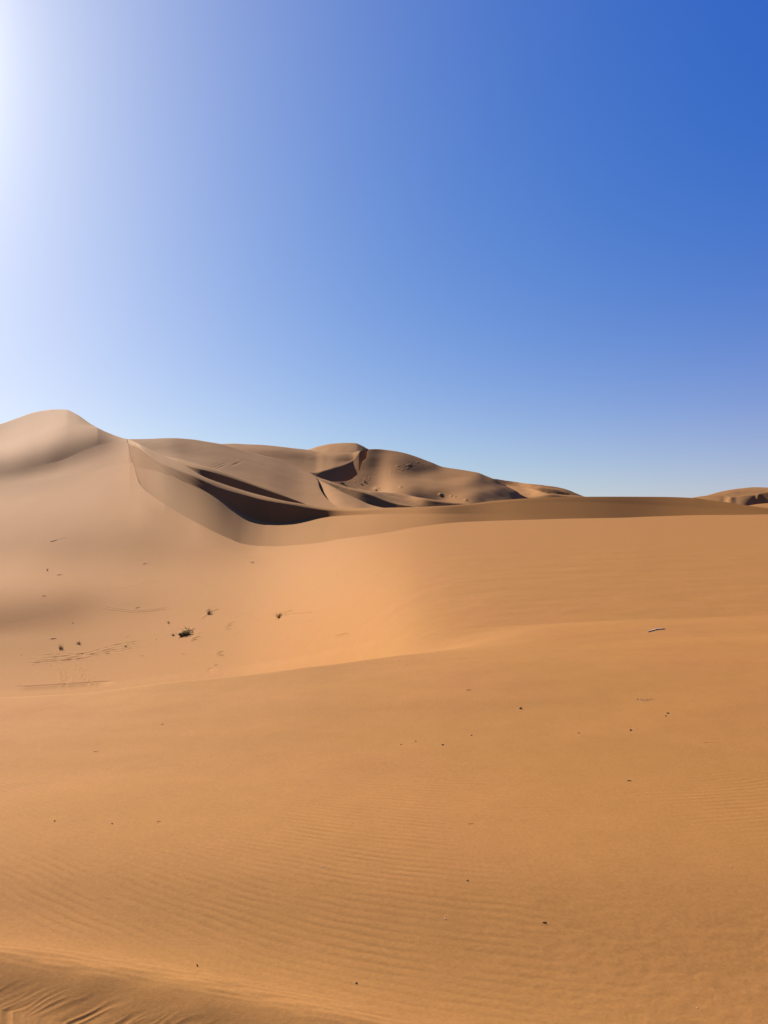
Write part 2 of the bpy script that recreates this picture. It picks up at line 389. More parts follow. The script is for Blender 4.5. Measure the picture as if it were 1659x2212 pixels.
# hoof prints and scuffs
random.seed(4)
for (x, y, l, a, dp) in [(855, 455, 26, 22, .07), (847, 466, 18, 22, .06), (872, 436, 10, 20, .04), (1008, 392, 22, 28, .06), (1000, 404, 18, 20, .06), (996, 416, 18, 12, .05),
                         (1006, 418, 12, 20, .05), (962, 518, 16, 18, .06), (968, 533, 10, 15, .05), (955, 528, 10, 12, .04), (906, 601, 12, 18, .05), (943, 575, 8, 30, .05), (915, 592, 8, 20, .04),
                         (867, 622, 8, 20, .04), (825, 636, 14, 8, .05), (740, 656, 22, 6, .06), (793, 650, 14, 6, .05), (678, 664, 12, 4, .05), (1105, 368, 12, 30, .04), (1030, 440, 20, 35, .03),
                         (560, 452, 14, 15, .04), (800, 526, 9, 15, .04), (1340, 383, 30, 12, .03), (1490, 442, 36, 14, .05), (270, 62, 30, 10, .05), (640, 132, 30, 14, .05), (440, 184, 46, 8, .06),
                         (515, 125, 24, 18, .04), (230, 461, 24, 6, .05), (930, 322, 26, 12, .03), (1050, 355, 30, 30, .03), (1125, 385, 30, 30, .025), (620, 535, 8, 5, .04), (250, 530, 16, 15, .05),
                         (88, 664, 14, 3, .04), (1368, 534, 10, 5, .03), (165, 177, 14, 4, .05)]:
    dx, dy = l / 2 * math.cos(R(a)), -l / 2 * math.sin(R(a))
    groove([Z3(x - dx, y - dy), Z3(x, y), Z3(x + dx, y + dy)], .09, dp, .5, fade=False)
# sand tails drawn out by the wind behind the tufts
for pts, wd, dp in [([Z3(1192, 378), Z3(1215, 362), Z3(1240, 345), Z3(1282, 330)], .16, -.09), ([Z3(1222, 360), Z3(1260, 350), Z3(1375, 342)], .13, -.05),
                    ([Z3(872, 374), Z3(900, 352), Z3(925, 338), Z3(955, 326)], .16, -.09), ([Z3(885, 370), Z3(905, 356)], .1, -.05),
                    ([Z3(228, 38), Z3(250, 32), Z3(300, 22)], .14, .09), ([Z3(775, 445), Z3(805, 428), Z3(850, 412)], .3, -.12), ([Z3(1085, 128), Z3(1100, 127), Z3(1140, 110)], .1, -.05)]:
    groove(pts, wd, dp, .3)
# little sand tails behind pebbles and twigs in the foreground
for x0, y0, x1, y1 in [(1444, 1541, 1468, 1540.5), (1016, 1491.5, 1046, 1490), (1392, 1513, 1432, 1513), (1360, 1688, 1408, 1681), (1180, 1995, 1222, 1986), (1126, 1531.5, 1142, 1532),
                       (343, 1776, 358, 1770), (242, 1780, 254, 1779), (957, 1609, 972, 1608), (1363, 1579, 1376, 1579.5), (427, 2086, 446, 2083), (1560, 1603, 1575, 1603)]:
    groove([(x0, y0), ((x0 + x1) / 2, (y0 + y1) / 2), (x1, y1)], .013, -.009, .2, fade=False)
P[:, :, 2] += dzv
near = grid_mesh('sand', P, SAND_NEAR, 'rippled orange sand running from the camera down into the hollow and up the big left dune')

# ------------------------------------------------------------------ second bowl and its long ridge
def dune(name, lo, hi, step, start, sY, guides, mat, label, key_=None, back=1.5, dense=(), margin=0, smooth=0, und=(0, 1), seed=0, front=(-6, -5), mark=None, anchor=None, soft=10, keep=None, cut=None):
    U = columns(lo, hi, step, dense, margin)
    T = lambda p: p(U) if callable(p) else pc(p, U)
    sr = T(start); yy = T(sY)
    gg = [(sr, T(guides[0]), 0)] + [(T(r), T(t), n) for r, t, n in guides[1:]]
    sr = np.maximum(sr, gg[-1][0] + 2.0); gg[0] = (sr, gg[0][1], 0)
    o = climb(U, sr, yy, gg, smooth)
    if anchor:      # slopes along sight lines keep their angle when a column is scaled, so put the anchored curve at its depth
        q = sum(n for _, _, n in gg[:anchor[0] + 1]); f_ = T(anchor[1]) / o[q][1]
        o = [(r_, y_ * f_, z_ * f_) for r_, y_, z_ in o]
    if soft: o = soften(U, o, soft, keep)
    if anchor and len(anchor) > 2:
        q = sum(n for _, _, n in gg[:anchor[2] + 1]); crestY[name] = (U, o[q][1])
    if cut:         # lower the outline to another curve without touching the depth below it
        o = cut_to(U, o, T(cut))
    if key_: crestY[key_] = (U, o[-1][1])
    P, RW = assemble(U, o, BACK(back), [(front[0] * 1.0, front[1])])
    if und[0]:
        P[:, :, 2] += und[0] * fbm(P[:, :, 0] / und[1], P[:, :, 1] / und[1], seed + 60, 4)
    if mark: mark(P, RW, U)
    GRIDS[name] = P
    return grid_mesh(name, P, mat, label)

low = lambda curve, d: (lambda u: pc(curve, u) + d)
behind = lambda k, d: (lambda u: crest_at(k, u) + pc(d, u))
sh_bot = [(250, 1000), (300, 1010), (346, 1020), (419, 1050), (469, 1072), (507, 1096), (542, 1116), (577, 1127), (601, 1129), (629, 1127), (663, 1122), (698, 1117), (750, 1113.5), (850, 1110), (1000, 1110), (1700, 1125)]
sh_top = [(250, 952), (300, 970), (346, 1001), (419, 1031), (473, 1056), (520, 1070), (577, 1084), (629, 1093.5), (663, 1099.5), (698, 1103.5), (750, 1105.5), (850, 1104), (1000, 1098), (1200, 1086), (1700, 1110)]
def bowl_marks(P, RW, U):
    # avalanche streaks running down the shaded face
    px = np.broadcast_to(U, RW.shape)
    u = px * .55 + RW * 1.0; v = px * .9 - RW * .5
    k = np.exp(-((RW - pc(sh_top, px) - 12) / 16) ** 2) * sstep(275, 330, px) * (1 - sstep(560, 640, px))
    n = noise(v * .012, (RW - .62 * px) * .28, 77) + .5 * noise(v * .02, (RW - .62 * px) * .6, 78)
    P[:len(RW), :, 2] += .05 * n * k
dune('bowl_dune', 262, 1760, 2.0, lambda u: pc(C1, u) + 2 + 20 * sstep(290, 640, u), lambda u: crest_at('C1', u) + .25 + 26 * sstep(280, 1100, u),
     [[(262, 22), (340, 20), (400, 17), (480, 13), (560, 8), (800, 4), (1100, 14), (1700, 18)],
      (low(sh_bot, 1.5), [(262, 21), (300, 21), (340, 20), (419, 17), (469, 13), (542, 8), (700, 5), (850, 8), (1100, 17), (1700, 19)], 90),
      (low(sh_bot, -1.5), [(262, 21), (300, 27), (340, 29), (380, 30), (419, 32), (469, 35), (542, 42), (700, 46), (770, 42), (850, 18), (1100, 18), (1700, 19)], 8),
      (low(sh_top, 1), [(262, 18), (300, 28), (340, 30), (380, 31), (419, 32.5), (469, 35), (542, 42), (700, 46), (770, 41), (850, 18), (1100, 18), (1700, 21)], 60),
      (low(sh_top, -5), [(262, 8), (340, 10), (419, 14), (469, 15), (542, 15), (700, 14), (760, 14), (850, 14), (1100, 19), (1700, 23)], 20),
      (C2, [(262, 9), (419, 9), (542, 7), (700, 6), (1000, 9), (1200, 18), (1700, 22)], 40)],
     SAND_MID, 'smooth sand bowl with a dark shaded slip face and a long low ridge to the right', 'C2', back=1.2, dense=[(262, 345, .8)], margin=900, mark=bowl_marks, soft=20, keep=[(290, 0), (330, .6), (390, 1)])
print('C2 depth', [(int(u), round(float(crest_at('C2', u)), 1)) for u in (277, 316, 356, 420, 500, 600, 700, 800, 1000, 1200, 1426, 1659)])

# ridge with the black shade just behind
R2 = [(330, 976), (360, 986), (386, 990.5), (415, 999), (445, 1008), (485, 1020), (525, 1034.5), (576, 1053.5), (600, 1063.5), (630, 1077), (655, 1088), (680, 1097)]
R2S = [(330, 990), (380, 1000), (402, 1007), (445, 1018), (485, 1030), (525, 1043), (576, 1060.5), (610, 1073), (640, 1084), (660, 1092), (680, 1100)]
dune('shaded_ridge', 335, 676, 1.5, lambda u: np.maximum(pc(C2, u) + 10, pc(R2S, u) + 4), behind('C2', [(335, 8), (680, 12)]),
     [36, (R2S, 36, 40), (low(R2S, -3), 16, 14), (R2, 8, 20)], SAND_MID, 'narrow ridge with a bright sunlit crest above a black shaded face', 'R2', back=1.2)
# broad lit dune
D4 = [(240, 947), (277, 948.5), (316, 948), (374, 946.5), (419, 949.5), (445, 953.5), (475, 958.6), (515, 969.5), (545, 978.5), (570, 984.5), (600, 993), (631, 1006), (661, 1018), (678.5, 1027),
      (686.5, 1038), (690.5, 1053.6), (700, 1069.5), (716, 1085), (732, 1097), (745, 1103)]
def d4_marks(P, RW, U):
    px = np.broadcast_to(U, RW.shape)
    for (x, y, l, dp) in [(470, 1007, 9, 1.0), (478, 1009, 6, 1.0), (507, 1003, 4, .8), (512, 1002, 4, .8), (463, 1005, 6, .5)]:
        e = ((px - x) * .9 + (RW - y) * 1.2) / l; f2 = ((RW - y) + .35 * (px - x)) / 1.4
        P[:len(RW), :, 2] -= dp * .13 * np.exp(-e * e - f2 * f2)
dune('broad_dune', 225, 742, 1.6, lambda u: np.maximum(pc([(225, 1010), (360, 1010), (420, 1022), (576, 1070), (660, 1098), (742, 1106)], u), pc(D4, u) + 6), [(225, 225), (420, 215), (600, 200), (742, 190)],
     [[(225, 12), (600, 10), (742, 8)], (lambda u: np.maximum(pc([(225, 985), (360, 990), (500, 1030), (600, 1062), (742, 1104)], u), pc(D4, u) + 4), [(225, 14), (500, 12), (742, 8)], 40),
      (lambda u: np.maximum(pc([(225, 965), (360, 968), (500, 1000), (600, 1030), (742, 1100)], u), pc(D4, u) + 2), [(225, 19), (400, 17), (560, 13), (742, 9)], 40),
      (D4, [(225, 16), (380, 15), (600, 10), (742, 9)], 40)],
     SAND_FAR, 'broad tan dune with a curling right hand edge behind the shaded ridge', 'D4', back=2, dense=[(672, 742, .5)], und=(.2, 30), seed=3, mark=d4_marks, soft=8, keep=[(520, 1), (620, 0)])
# apron and shaded slip face right of it
E0 = [(660, 1020), (680, 1030), (700, 1041), (710, 1046), (730, 1057), (750, 1067.8), (774, 1079), (799.5, 1090), (831, 1097), (850, 1101)]
dune('sand_apron', 660, 850, 1.2, lambda u: np.maximum(pc(E0, u) + 6, 1104), lambda u: 240 + 0 * u,
     [[(660, 24), (710, 16), (770, 8)], (low(E0, 4), [(660, 18), (710, 11), (774, 7)], 30), (E0, 5, 14)], SAND_FAR, 'grey tan sand apron sloping below the shaded strip', 'E0', back=.8, und=(.15, 18), seed=4, anchor=(2, [(660, 276), (680, 266), (700, 252), (740, 228), (774, 216), (850, 198)]))
E1 = [(665, 1022), (680.5, 1028), (710, 1038.7), (742, 1049.6), (770, 1056.8), (799.5, 1065), (829, 1077), (859, 1085.5), (889, 1092), (906, 1096), (930, 1102)]
E1S = [(665, 1028), (700, 1041), (716, 1046), (742, 1054), (770, 1062), (799.5, 1070.5), (829, 1082), (859, 1090), (889, 1095), (930, 1104)]
dune('slip_face_dune', 668, 926, 1.2, lambda u: np.maximum(pc(E0, u) + 6, pc(E1S, u) + 4), [(668, 268), (720, 255), (800, 240), (926, 235)],
     [36, (E1S, 36, 36), (low(E1S, -2), 15, 12), (E1, 8, 16)], SAND_FAR, 'low dune with a dark diagonal slip face in the middle distance', 'E1', back=1.2, und=(.2, 15), seed=5)
E2 = [(770, 1054), (793.5, 1059.6), (830, 1063), (869, 1067.8), (918, 1076.4), (960, 1081.6), (1004, 1087), (1030, 1091)]
dune('low_ridge', 772, 1026, 1.5, lambda u: np.maximum(pc(E1, u) + 6, pc(E2, u) + 12), [(772, 262), (1026, 262)],
     [[(770, 8), (880, 10), (940, 30), (1026, 30)], (low(E2, 5), [(770, 9), (880, 12), (930, 33), (1026, 30)], 20), (E2, [(770, 7), (1026, 8)], 16)], SAND_FAR, 'low pale ridge in front of the highest dunes', 'E2', back=1.2, und=(.35, 20), seed=6)
# dune with the purple slip face
FD = [(440, 956), (475, 958.6), (505, 957.8), (534.6, 959.2), (576, 962), (631, 968.3), (665, 972), (702, 978.5), (730, 979.5), (754, 980), (775, 974), (794, 970), (810, 985), (830, 1000)]
FT = [(440, 990), (660, 1022), (680, 1024), (700, 1018.5), (720, 1012.5), (740, 1007.5), (752, 1003), (762, 997), (770, 988), (778, 979), (786, 974.5), (794, 971.5), (830, 1002)]
FB = [(440, 1040), (640, 1036), (680, 1027), (700, 1033), (720, 1039.5), (740, 1041.5), (748, 1040), (758, 1036.8), (766, 1031), (774, 1024), (778, 1012), (783, 998), (790.5, 990), (793, 979), (796, 972.5), (830, 1003)]
dune('purple_shaded_dune', 445, 822, 1.2, lambda u: 1062 + 0 * u, lambda u: 400 + 0 * u,
     [[(440, 12), (680, 12), (720, 22), (830, 22)], (lambda u: pc(FB, u) , [(440, 12), (670, 12), (690, 27), (830, 27)], 20),
      (lambda u: pc(FT, u), [(440, 13), (655, 13), (685, 27), (830, 27)], 50),
      (lambda u: np.maximum(pc(FT, u) - 5, pc(FD, u) + .3), [(440, 14), (680, 12), (730, 15), (830, 24)], 14),
      (lambda u: np.maximum(pc([(440, 975), (560, 980), (700, 990), (730, 992), (830, 996)], u), pc(FD, u) + .2), [(440, 14), (600, 17), (700, 19), (750, 22), (830, 24)], 30),
      (FD, [(440, 10), (600, 12), (690, 10), (750, 16), (830, 20)], 30)],
     SAND_FAR, 'far dune whose right side is a purple shaded slip face', 'FD', back=2.5, und=(.35, 40), seed=8, anchor=(2, [(440, 337), (600, 340), (680, 347), (710, 355), (740, 364), (770, 379), (790, 392), (800, 398), (830, 410)], 1), keep=[(650, 1), (690, 0)])
# big far dune on the right of the summit
G = [(660, 1034), (690, 1040), (730, 1041.7), (748, 1040), (758, 1036.8), (766, 1031), (774, 1024), (778, 1012), (783, 998), (790.5, 990), (793, 979), (796, 970.5), (813, 970), (845, 973), (869, 977), (899, 986), (928.5, 997),
     (956, 1007.5), (970, 1010), (1002, 1014), (1030, 1020), (1048, 1027.6), (1067, 1034.5), (1092, 1048), (1118, 1064), (1132, 1076), (1150, 1090)]
def g_marks(P, RW, U):
    px = np.broadcast_to(U, RW.shape)
    random.seed(9)
    q = P[:len(RW)]
    k = np.exp(-(((px - 840) + (RW - 1020) * 2.2) / 45) ** 2 - ((RW - 1022 + .25 * (px - 835)) / 11) ** 2)
    q[:, :, 2] += .2 * k * (np.maximum(noise(px * .15 + .08 * RW, RW * .36, 91), 0) + .5 * np.maximum(noise(px * .26, RW * .6, 92), 0))
    for (x, y, s, d) in [(952, 1069.5, 4, .6), (859, 1007, 3, .2), (882, 1005, 4, .15), (813, 1057, 7, .5), (865, 1053, 4, .3), (975, 1072, 3, .4), (983, 1074, 2.5, .35), (1006, 1081, 4, .35)]:
        q[:, :, 2] += d * np.exp(-((px - x) / s) ** 2 - ((RW - y) / (s * .5)) ** 2)
    q[:, :, 2] += .9 * noise((px - 2.0 * RW) * .008, (RW + .28 * px) * .032, 93) * sstep(880, 960, px)
GV = [(655, 992), (700, 983), (750, 976), (796, 970.5)] + [q for q in G if q[0] > 800]
dune('far_dune', 655, 1150, 1.2, lambda u: np.maximum(1106, pc(GV, u) + 8), [(655, 360), (800, 350), (1150, 330)],
     [[(655, 14), (800, 18), (900, 14), (1150, 8)], (lambda u: np.maximum(pc([(655, 1075), (800, 1062), (900, 1066), (1000, 1075), (1150, 1094)], u), pc(GV, u) + 5), [(655, 12), (800, 17), (850, 10), (900, 15), (950, 18), (1020, 12), (1150, 9)], 50),
      (lambda u: np.maximum(pc([(655, 1050), (800, 1040), (900, 1040), (1000, 1045), (1150, 1092)], u), pc(GV, u) + 3), [(655, 14), (800, 21), (850, 14), (900, 10), (1000, 10), (1150, 9)], 40),
      (lambda u: np.maximum(pc([(655, 1045), (800, 1000), (900, 1012), (1000, 1025), (1150, 1091)], u), pc(GV, u) + 1.5), [(655, 14), (800, 25), (850, 19), (900, 19), (960, 13), (1150, 10)], 40),
      (GV, [(655, 12), (800, 23), (850, 16), (900, 14), (1000, 11), (1150, 10)], 30)],
     SAND_FAR, 'tall far dune dotted with hummocks, falling away to the right', 'G', back=2.5, dense=[(740, 800, .5)], und=(.35, 45), seed=7, mark=g_marks, anchor=(4, [(655, 386), (796, 389), (830, 396), (900, 396), (1000, 388), (1150, 370)]), cut=G)
PK = [(600, 985), (640, 980), (666, 971.4), (690, 964), (714, 958.6), (742, 956.2), (755, 956.3), (768, 957.3), (780, 962), (795, 970), (812, 979), (850, 1000)]
dune('summit', 610, 845, 1.5, lambda u: 1020 + 0 * u, lambda u: 470 + 0 * u, [13, (low(PK, 14), 14, 30), (low(PK, 5), 12, 16), (PK, 9, 20)], SAND_FAR, 'small rounded summit on the skyline', 'PK', back=3, und=(.5, 30), seed=9, anchor=(3, 560))
# lower dunes right of the big one
H1 = [(1040, 1028), (1067, 1034.5), (1106, 1039.6), (1141, 1045.6), (1164, 1046.4), (1183, 1049), (1222, 1057), (1245, 1065), (1266, 1072.5), (1300, 1080)]
dune('brown_dune', 1045, 1295, 1.2, lambda u: 1096 + 0 * u, lambda u: 470 + 0 * u,
     [16, (low(H1, 17), [(1045, 18), (1120, 15), (1160, 30), (1190, 36), (1240, 36), (1295, 20)], 24), (low(H1, 9), [(1045, 22), (1120, 20), (1160, 30), (1200, 35), (1240, 34), (1295, 18)], 20), (low(H1, 5), [(1045, 24), (1150, 20), (1200, 14), (1295, 13)], 12), (H1, [(1045, 24), (1120, 24), (1150, 22), (1200, 16), (1295, 12)], 16)],
     SAND_FAR, 'low brown dune sloping down to the right with dark troughs', 'H1', back=2.5, und=(.6, 22), seed=11)
H2 = [(1070, 1046), (1095, 1048.5), (1115, 1051), (1134, 1054.5), (1160, 1059), (1183, 1065), (1205, 1072), (1230, 1080)]
dune('pale_dune', 1072, 1228, 1.2, lambda u: 1096 + 0 * u, lambda u: 425 + 0 * u,
     [10, (low(H2, 10), [(1072, 9), (1140, 12), (1180, 30), (1228, 32)], 20), (low(H2, 4), [(1072, 8), (1140, 8), (1170, 24), (1228, 26)], 12), (H2, [(1072, 30), (1110, 30), (1134, 16), (1228, 12)], 14)],
     SAND_FAR, 'small pale dune with a shaded right flank', 'H2', back=2, und=(.35, 18), seed=12)
H3 = [(1085, 1044), (1092, 1048), (1100, 1054), (1118, 1064), (1132, 1072), (1142, 1075.5), (1160, 1080)]
dune('dark_toe', 1086, 1158, .8, lambda u: 1092 + 0 * u, lambda u: 385 + 0 * u, [36, (low(H3, 1), 36, 20), (H3, 20, 6)], SAND_FAR, 'dark shaded toe at the foot of the far dune', 'H3', back=1)
H4 = [(1110, 1072), (1150, 1072), (1190, 1066), (1215, 1068.5), (1240, 1071), (1280, 1075)]
dune('foothill', 1112, 1278, 1.2, lambda u: 1094 + 0 * u, lambda u: 400 + 0 * u, [20, (low(H4, 5), [(1112, 10), (1190, 26), (1278, 16)], 14), (H4, 9, 12)], SAND_FAR, 'faint foothill of sand behind the long low ridge', 'H4', back=1.5, und=(.3, 14), seed=13)
# far right group
I1 = [(1480, 1092), (1510, 1078), (1524.5, 1071.2), (1559.6, 1062), (1594.6, 1055.2), (1636.7, 1051.8), (1659, 1052.6), (1760, 1062), (1900, 1080)]
dune('pink_dune', 1480, 1900, 2.0, lambda u: 1105 + 0 * u, lambda u: 640 + 0 * u, [12, (low(I1, 10), 12, 26), (I1, 9, 26)], SAND_FAR, 'pinkish dune on the skyline behind the shaded far one', 'I1', back=4, margin=150, und=(.8, 50), seed=14)
I2 = [(1470, 1080), (1496.5, 1075), (1524.5, 1071), (1549.8, 1069.6), (1566.6, 1070.2), (1582, 1073.5), (1592, 1073), (1602, 1070.8), (1629.7, 1069.6), (1643.7, 1065.4), (1659, 1062), (1720, 1052), (1800, 1060), (1900, 1075)]
I2S = [(1470, 1090), (1560, 1088), (1580, 1076), (1592, 1078), (1620, 1076), (1630, 1075), (1640, 1069), (1659, 1066), (1720, 1058), (1900, 1080)]
I2V = [(1470, 1080), (1496, 1075), (1524, 1071), (1550, 1069.3), (1600, 1067.5), (1643, 1064), (1659, 1061.5), (1720, 1052), (1800, 1060), (1900, 1075)]
dune('violet_shaded_dune', 1472, 1900, 1.5, lambda u: 1108 + 0 * u, lambda u: 520 + 0 * u,
     [[(1472, 15), (1570, 12), (1600, 13), (1622, 18), (1640, 35), (1900, 37)], (lambda u: np.maximum(pc(I2V, u) + 6, pc(I2S, u)), [(1472, 16), (1560, 13), (1600, 14), (1622, 19), (1640, 35), (1900, 37)], 30),
      (I2V, [(1472, 18), (1560, 14), (1600, 15), (1640, 28), (1900, 30)], 20)],
     SAND_FAR, 'far dune with a violet shaded face above the pale strip', 'I2', back=3, margin=150, und=(.3, 40), seed=15, anchor=(2, 520), soft=7, cut=I2)
I3 = [(1560, 1104), (1600, 1096), (1622.7, 1091.3), (1636.7, 1089.2), (1659, 1087.2), (1720, 1084), (1900, 1082)]
dune('sunlit_strip', 1562, 1900, 2.0, lambda u: 1112 + 0 * u, lambda u: 360 + 0 * u, [4, (I3, 4, 24)], SAND_MID, 'sunlit strip of sand at the foot of the violet shaded dune', 'I3', back=2, margin=150)

# desert floor out to the horizon
n = 121
rr = np.concatenate([[0], np.geomspace(30, 9000, n)]); th = np.linspace(0, 2 * np.pi, 181)
RR, TH = np.meshgrid(rr, th, indexing='ij')
gx, gy = RR * np.cos(TH), RR * np.sin(TH)
gz = EYE - 13 - 5 * sstep(200, 900, RR) + 2.5 * fbm(gx / 260, gy / 260, 51, 3) * sstep(150, 700, RR)
grid_mesh('ground', np.stack([gx, gy, gz], -1), SAND_FAR, 'open desert floor reaching the horizon')
# ------------------------------------------------------------------ things lying and growing on the sand
import bmesh
from mathutils import Vector, Matrix, Quaternion
_s = (P[:, :, 2] - EYE) / np.maximum(P[:, :, 1], 1e-6)
_cp, _sp = math.cos(PITCH), math.sin(PITCH)
PROW = H / 2 - F * (_s * _cp + _sp) / (_cp - _s * _sp)
def spot(px, row):
    """where the sight line through a survey pixel meets the near sand, the slope there and metres per survey pixel"""
    c = int(np.argmin(np.abs(U - px))); r = PROW[:ncrest, c]
    k = int(np.argmax(r <= row))
    f = (r[k - 1] - row) / max(r[k - 1] - r[k], 1e-6)
    p = P[k - 1, c] * (1 - f) + P[k, c] * f
    du = P[k, min(c + 4, len(U) - 1)] - P[k, c - 4]; dv = P[min(k + 4, ncrest), c] - P[max(k - 4, 0), c]
    n = np.cross(du, dv); n /= np.linalg.norm(n)
    if n[2] < 0: n = -n
    return Vector(p), Vector(n), p[1] / F
def tag(o, label, cat, group=None):
    o['label'] = label; o['category'] = cat
    if group: o['group'] = group
def link_bm(name, bm, mat, parent=None, loc=None):
    me = bpy.data.meshes.new(name); bm.to_mesh(me); bm.free()
    for p in me.polygons: p.use_smooth = True
    me.materials.append(mat)
    o = bpy.data.objects.new(name, me); col.objects.link(o)
    if parent: o.parent = parent
    if loc is not None: o.location = loc
    return o
def empty(name, loc):
    o = bpy.data.objects.new(name, None); col.objects.link(o); o.location = loc; o.empty_display_size = .05
    return o
def tube(bm, pts, r0, r1, sides=5):
    rings = []
    for i, p in enumerate(pts):
        d = (pts[min(i + 1, len(pts) - 1)] - pts[max(i - 1, 0)]).normalized()
        a = d.orthogonal().normalized(); b_ = d.cross(a)
        r = r0 + (r1 - r0) * i / (len(pts) - 1)
        rings.append([bm.verts.new(p + (a * math.cos(2 * math.pi * k / sides) + b_ * math.sin(2 * math.pi * k / sides)) * r) for k in range(sides)])
    for A, B in zip(rings[:-1], rings[1:]):
        for k in range(sides): bm.faces.new((A[k], A[(k + 1) % sides], B[(k + 1) % sides], B[k]))
    bm.faces.new(rings[0][::-1]); bm.faces.new(rings[-1])
def stem(bm, rng, base, direc, length, r0, bend=.4, n=5, droop=0.0):
    d = Vector(direc).normalized(); pts = [Vector(base)]
    side = Vector((rng.uniform(-1, 1), rng.uniform(-1, 1), rng.uniform(-.3, .5)))
    for i in range(n):
        d = (d + side * bend / n + Vector((0, 0, -droop / n))).normalized(); pts.append(pts[-1] + d * length / n)
    tube(bm, pts, r0, r0 * .3, 4)
    return pts
def leaf(bm, rng, p, size, up=.5):
    q = Quaternion((rng.gauss(0, 1), rng.gauss(0, 1), rng.gauss(0, 1), rng.gauss(0, 1))).normalized()
    a = q @ Vector((1, 0, 0)); b_ = q @ Vector((0, .35, 0)); a = (a + Vector((0, 0, up))).normalized()
    p = Vector(p)
    vs = [bm.verts.new(p), bm.verts.new(p + (a * .5 + b_) * size), bm.verts.new(p + a * size), bm.verts.new(p + (a * .5 - b_) * size)]
    bm.faces.new(vs)

M_DRY = plain('dry_stems', (.22, .155, .11)); M_DARK = plain('dark_wood', (.045, .028, .02)); M_GREEN = plain('olive_leaves', (.20, .155, .075))
M_GRASS = plain('grey_green_grass', (.15, .125, .065)); M_STONE = plain('dark_stone', (.10, .06, .037), .7, .5, 60); M_PALE = plain('bleached_bone', (.46, .37, .27), .6, .15)
M_CHIP = plain('white_chip', (.75, .68, .58), .5, .1); M_STICK = plain('brown_stick', (.13, .07, .04)); M_RED = plain('reddish_wood', (.17, .075, .03))

def let_light_through(m, k):
    """thin leaves pass some of the sun"""
    nt = m.node_tree; L = nt.links.new
    b = next(n for n in nt.nodes if n.type == 'BSDF_PRINCIPLED'); out = next(n for n in nt.nodes if n.type == 'OUTPUT_MATERIAL')
    tr = nt.nodes.new('ShaderNodeBsdfTranslucent'); mx = nt.nodes.new('ShaderNodeMixShader'); mx.inputs[0].default_value = k
    L(b.inputs['Base Color'].links[0].from_socket, tr.inputs['Color']); L(b.outputs[0], mx.inputs[1]); L(tr.outputs[0], mx.inputs[2]); L(mx.outputs[0], out.inputs['Surface'])
let_light_through(M_GREEN, .5); let_light_through(M_GRASS, .45); let_light_through(M_DRY, .3)

# the green shrub that lies along the slope
rng = random.Random(11)
p, n, m = spot(401, 1372)
sh = empty('desert_shrub', p); tag(sh, 'spiky olive green shrub sprawling on the sand, largest plant in the hollow', 'shrub')
bw, bf, bd = bmesh.new(), bmesh.new(), bmesh.new()
slope = Vector((1, .35, .12))
for k in range(40):
    x = rng.uniform(-12, 9) * m; b0 = Vector((x, rng.uniform(-.12, .2), -.02))
    hgt = (.10 + .20 * math.exp(-((x / m - 3) / 8) ** 2))
    pts = stem(bw, rng, b0, (rng.uniform(-.7, .8), rng.uniform(-.5, .3), rng.uniform(.5, 1.2)), hgt * rng.uniform(.7, 1.35), .011, .5)
    for _ in range(16):
        q = pts[rng.randrange(1, len(pts))]; leaf(bf, rng, q + Vector((rng.gauss(0, .03), rng.gauss(0, .03), rng.gauss(0, .02))), rng.uniform(.05, .11))
for k in range(9):
    x = rng.uniform(-14, 10) * m
    stem(bd, rng, (x, -.06, .0), (rng.choice((-1, 1)) * 1.0, rng.uniform(-.4, .2), rng.uniform(.05, .5)), rng.uniform(.2, .4), .018, .5)
for sx, l in ((9, .26), (11, .2), (8, .3)):
    stem(bd, rng, (sx * m, 0, .25), (1, 0, .2), l, .016, .3)
stem(bd, rng, (3 * m, 0, .35), (-.5, 0, .8), .22, .028, .2)
link_bm('branches', bw, M_DRY, sh); link_bm('foliage', bf, M_GREEN, sh); link_bm('dead_branches', bd, M_DARK, sh)

def dry_tuft(name, px, row, label, seed, hgt, spread, mat, n=60, lean=(0, 0), core=.08, cat='tuft', group=None, rad=.006):
    rng = random.Random(seed); p, nn, m = spot(px, row)
    t = empty(name, p); tag(t, label, cat, group)
    b1, b2 = bmesh.new(), bmesh.new()
    for k in range(n):
        a = rng.uniform(0, 2 * math.pi); r = abs(rng.gauss(0, .35)) * spread
        d = (math.cos(a) * r + lean[0], math.sin(a) * r * .7 + lean[1], 1.0)
        stem(b1, rng, (rng.gauss(0, core * .5), rng.gauss(0, core * .5), -.02), d, hgt * rng.uniform(.45, 1.1), rad, .55, 5, rng.uniform(0, .5))
    for k in range(n // 3):
        a = rng.uniform(0, 2 * math.pi)
        stem(b2, rng, (rng.gauss(0, core * .4), rng.gauss(0, core * .4), -.03), (math.cos(a), math.sin(a), rng.uniform(.2, .8)), hgt * rng.uniform(.15, .35), .014, .8)
    link_bm('stems', b1, mat, t); link_bm('root_crown', b2, M_DARK, t)
    return t
dry_tuft('dry_bush', 453, 1326, 'dry grey brown bush of thin upright twigs with sand streaks to its lower left', 1, .40, 1.0, M_DRY, 50, core=.10, cat='bush')
dry_tuft('dry_bush', 604, 1333, 'dark dry bush with long streaks, rightmost of the bushes in the hollow', 2, .30, 1.7, M_DRY, 60, core=.13, cat='bush')
dry_tuft('grass_tuft', 132, 1402, 'wispy grass tuft above the tyre tracks, leaning left', 3, .31, .9, M_GRASS, 40, (-.25, 0), .12, 'grass tuft', 'small grass tufts by the tyre tracks')
dry_tuft('grass_tuft', 170, 1391, 'short dark grass tuft right of the wispy leaning one', 4, .22, 1.0, M_GRASS, 34, (.05, 0), .12, 'grass tuft', 'small grass tufts by the tyre tracks')
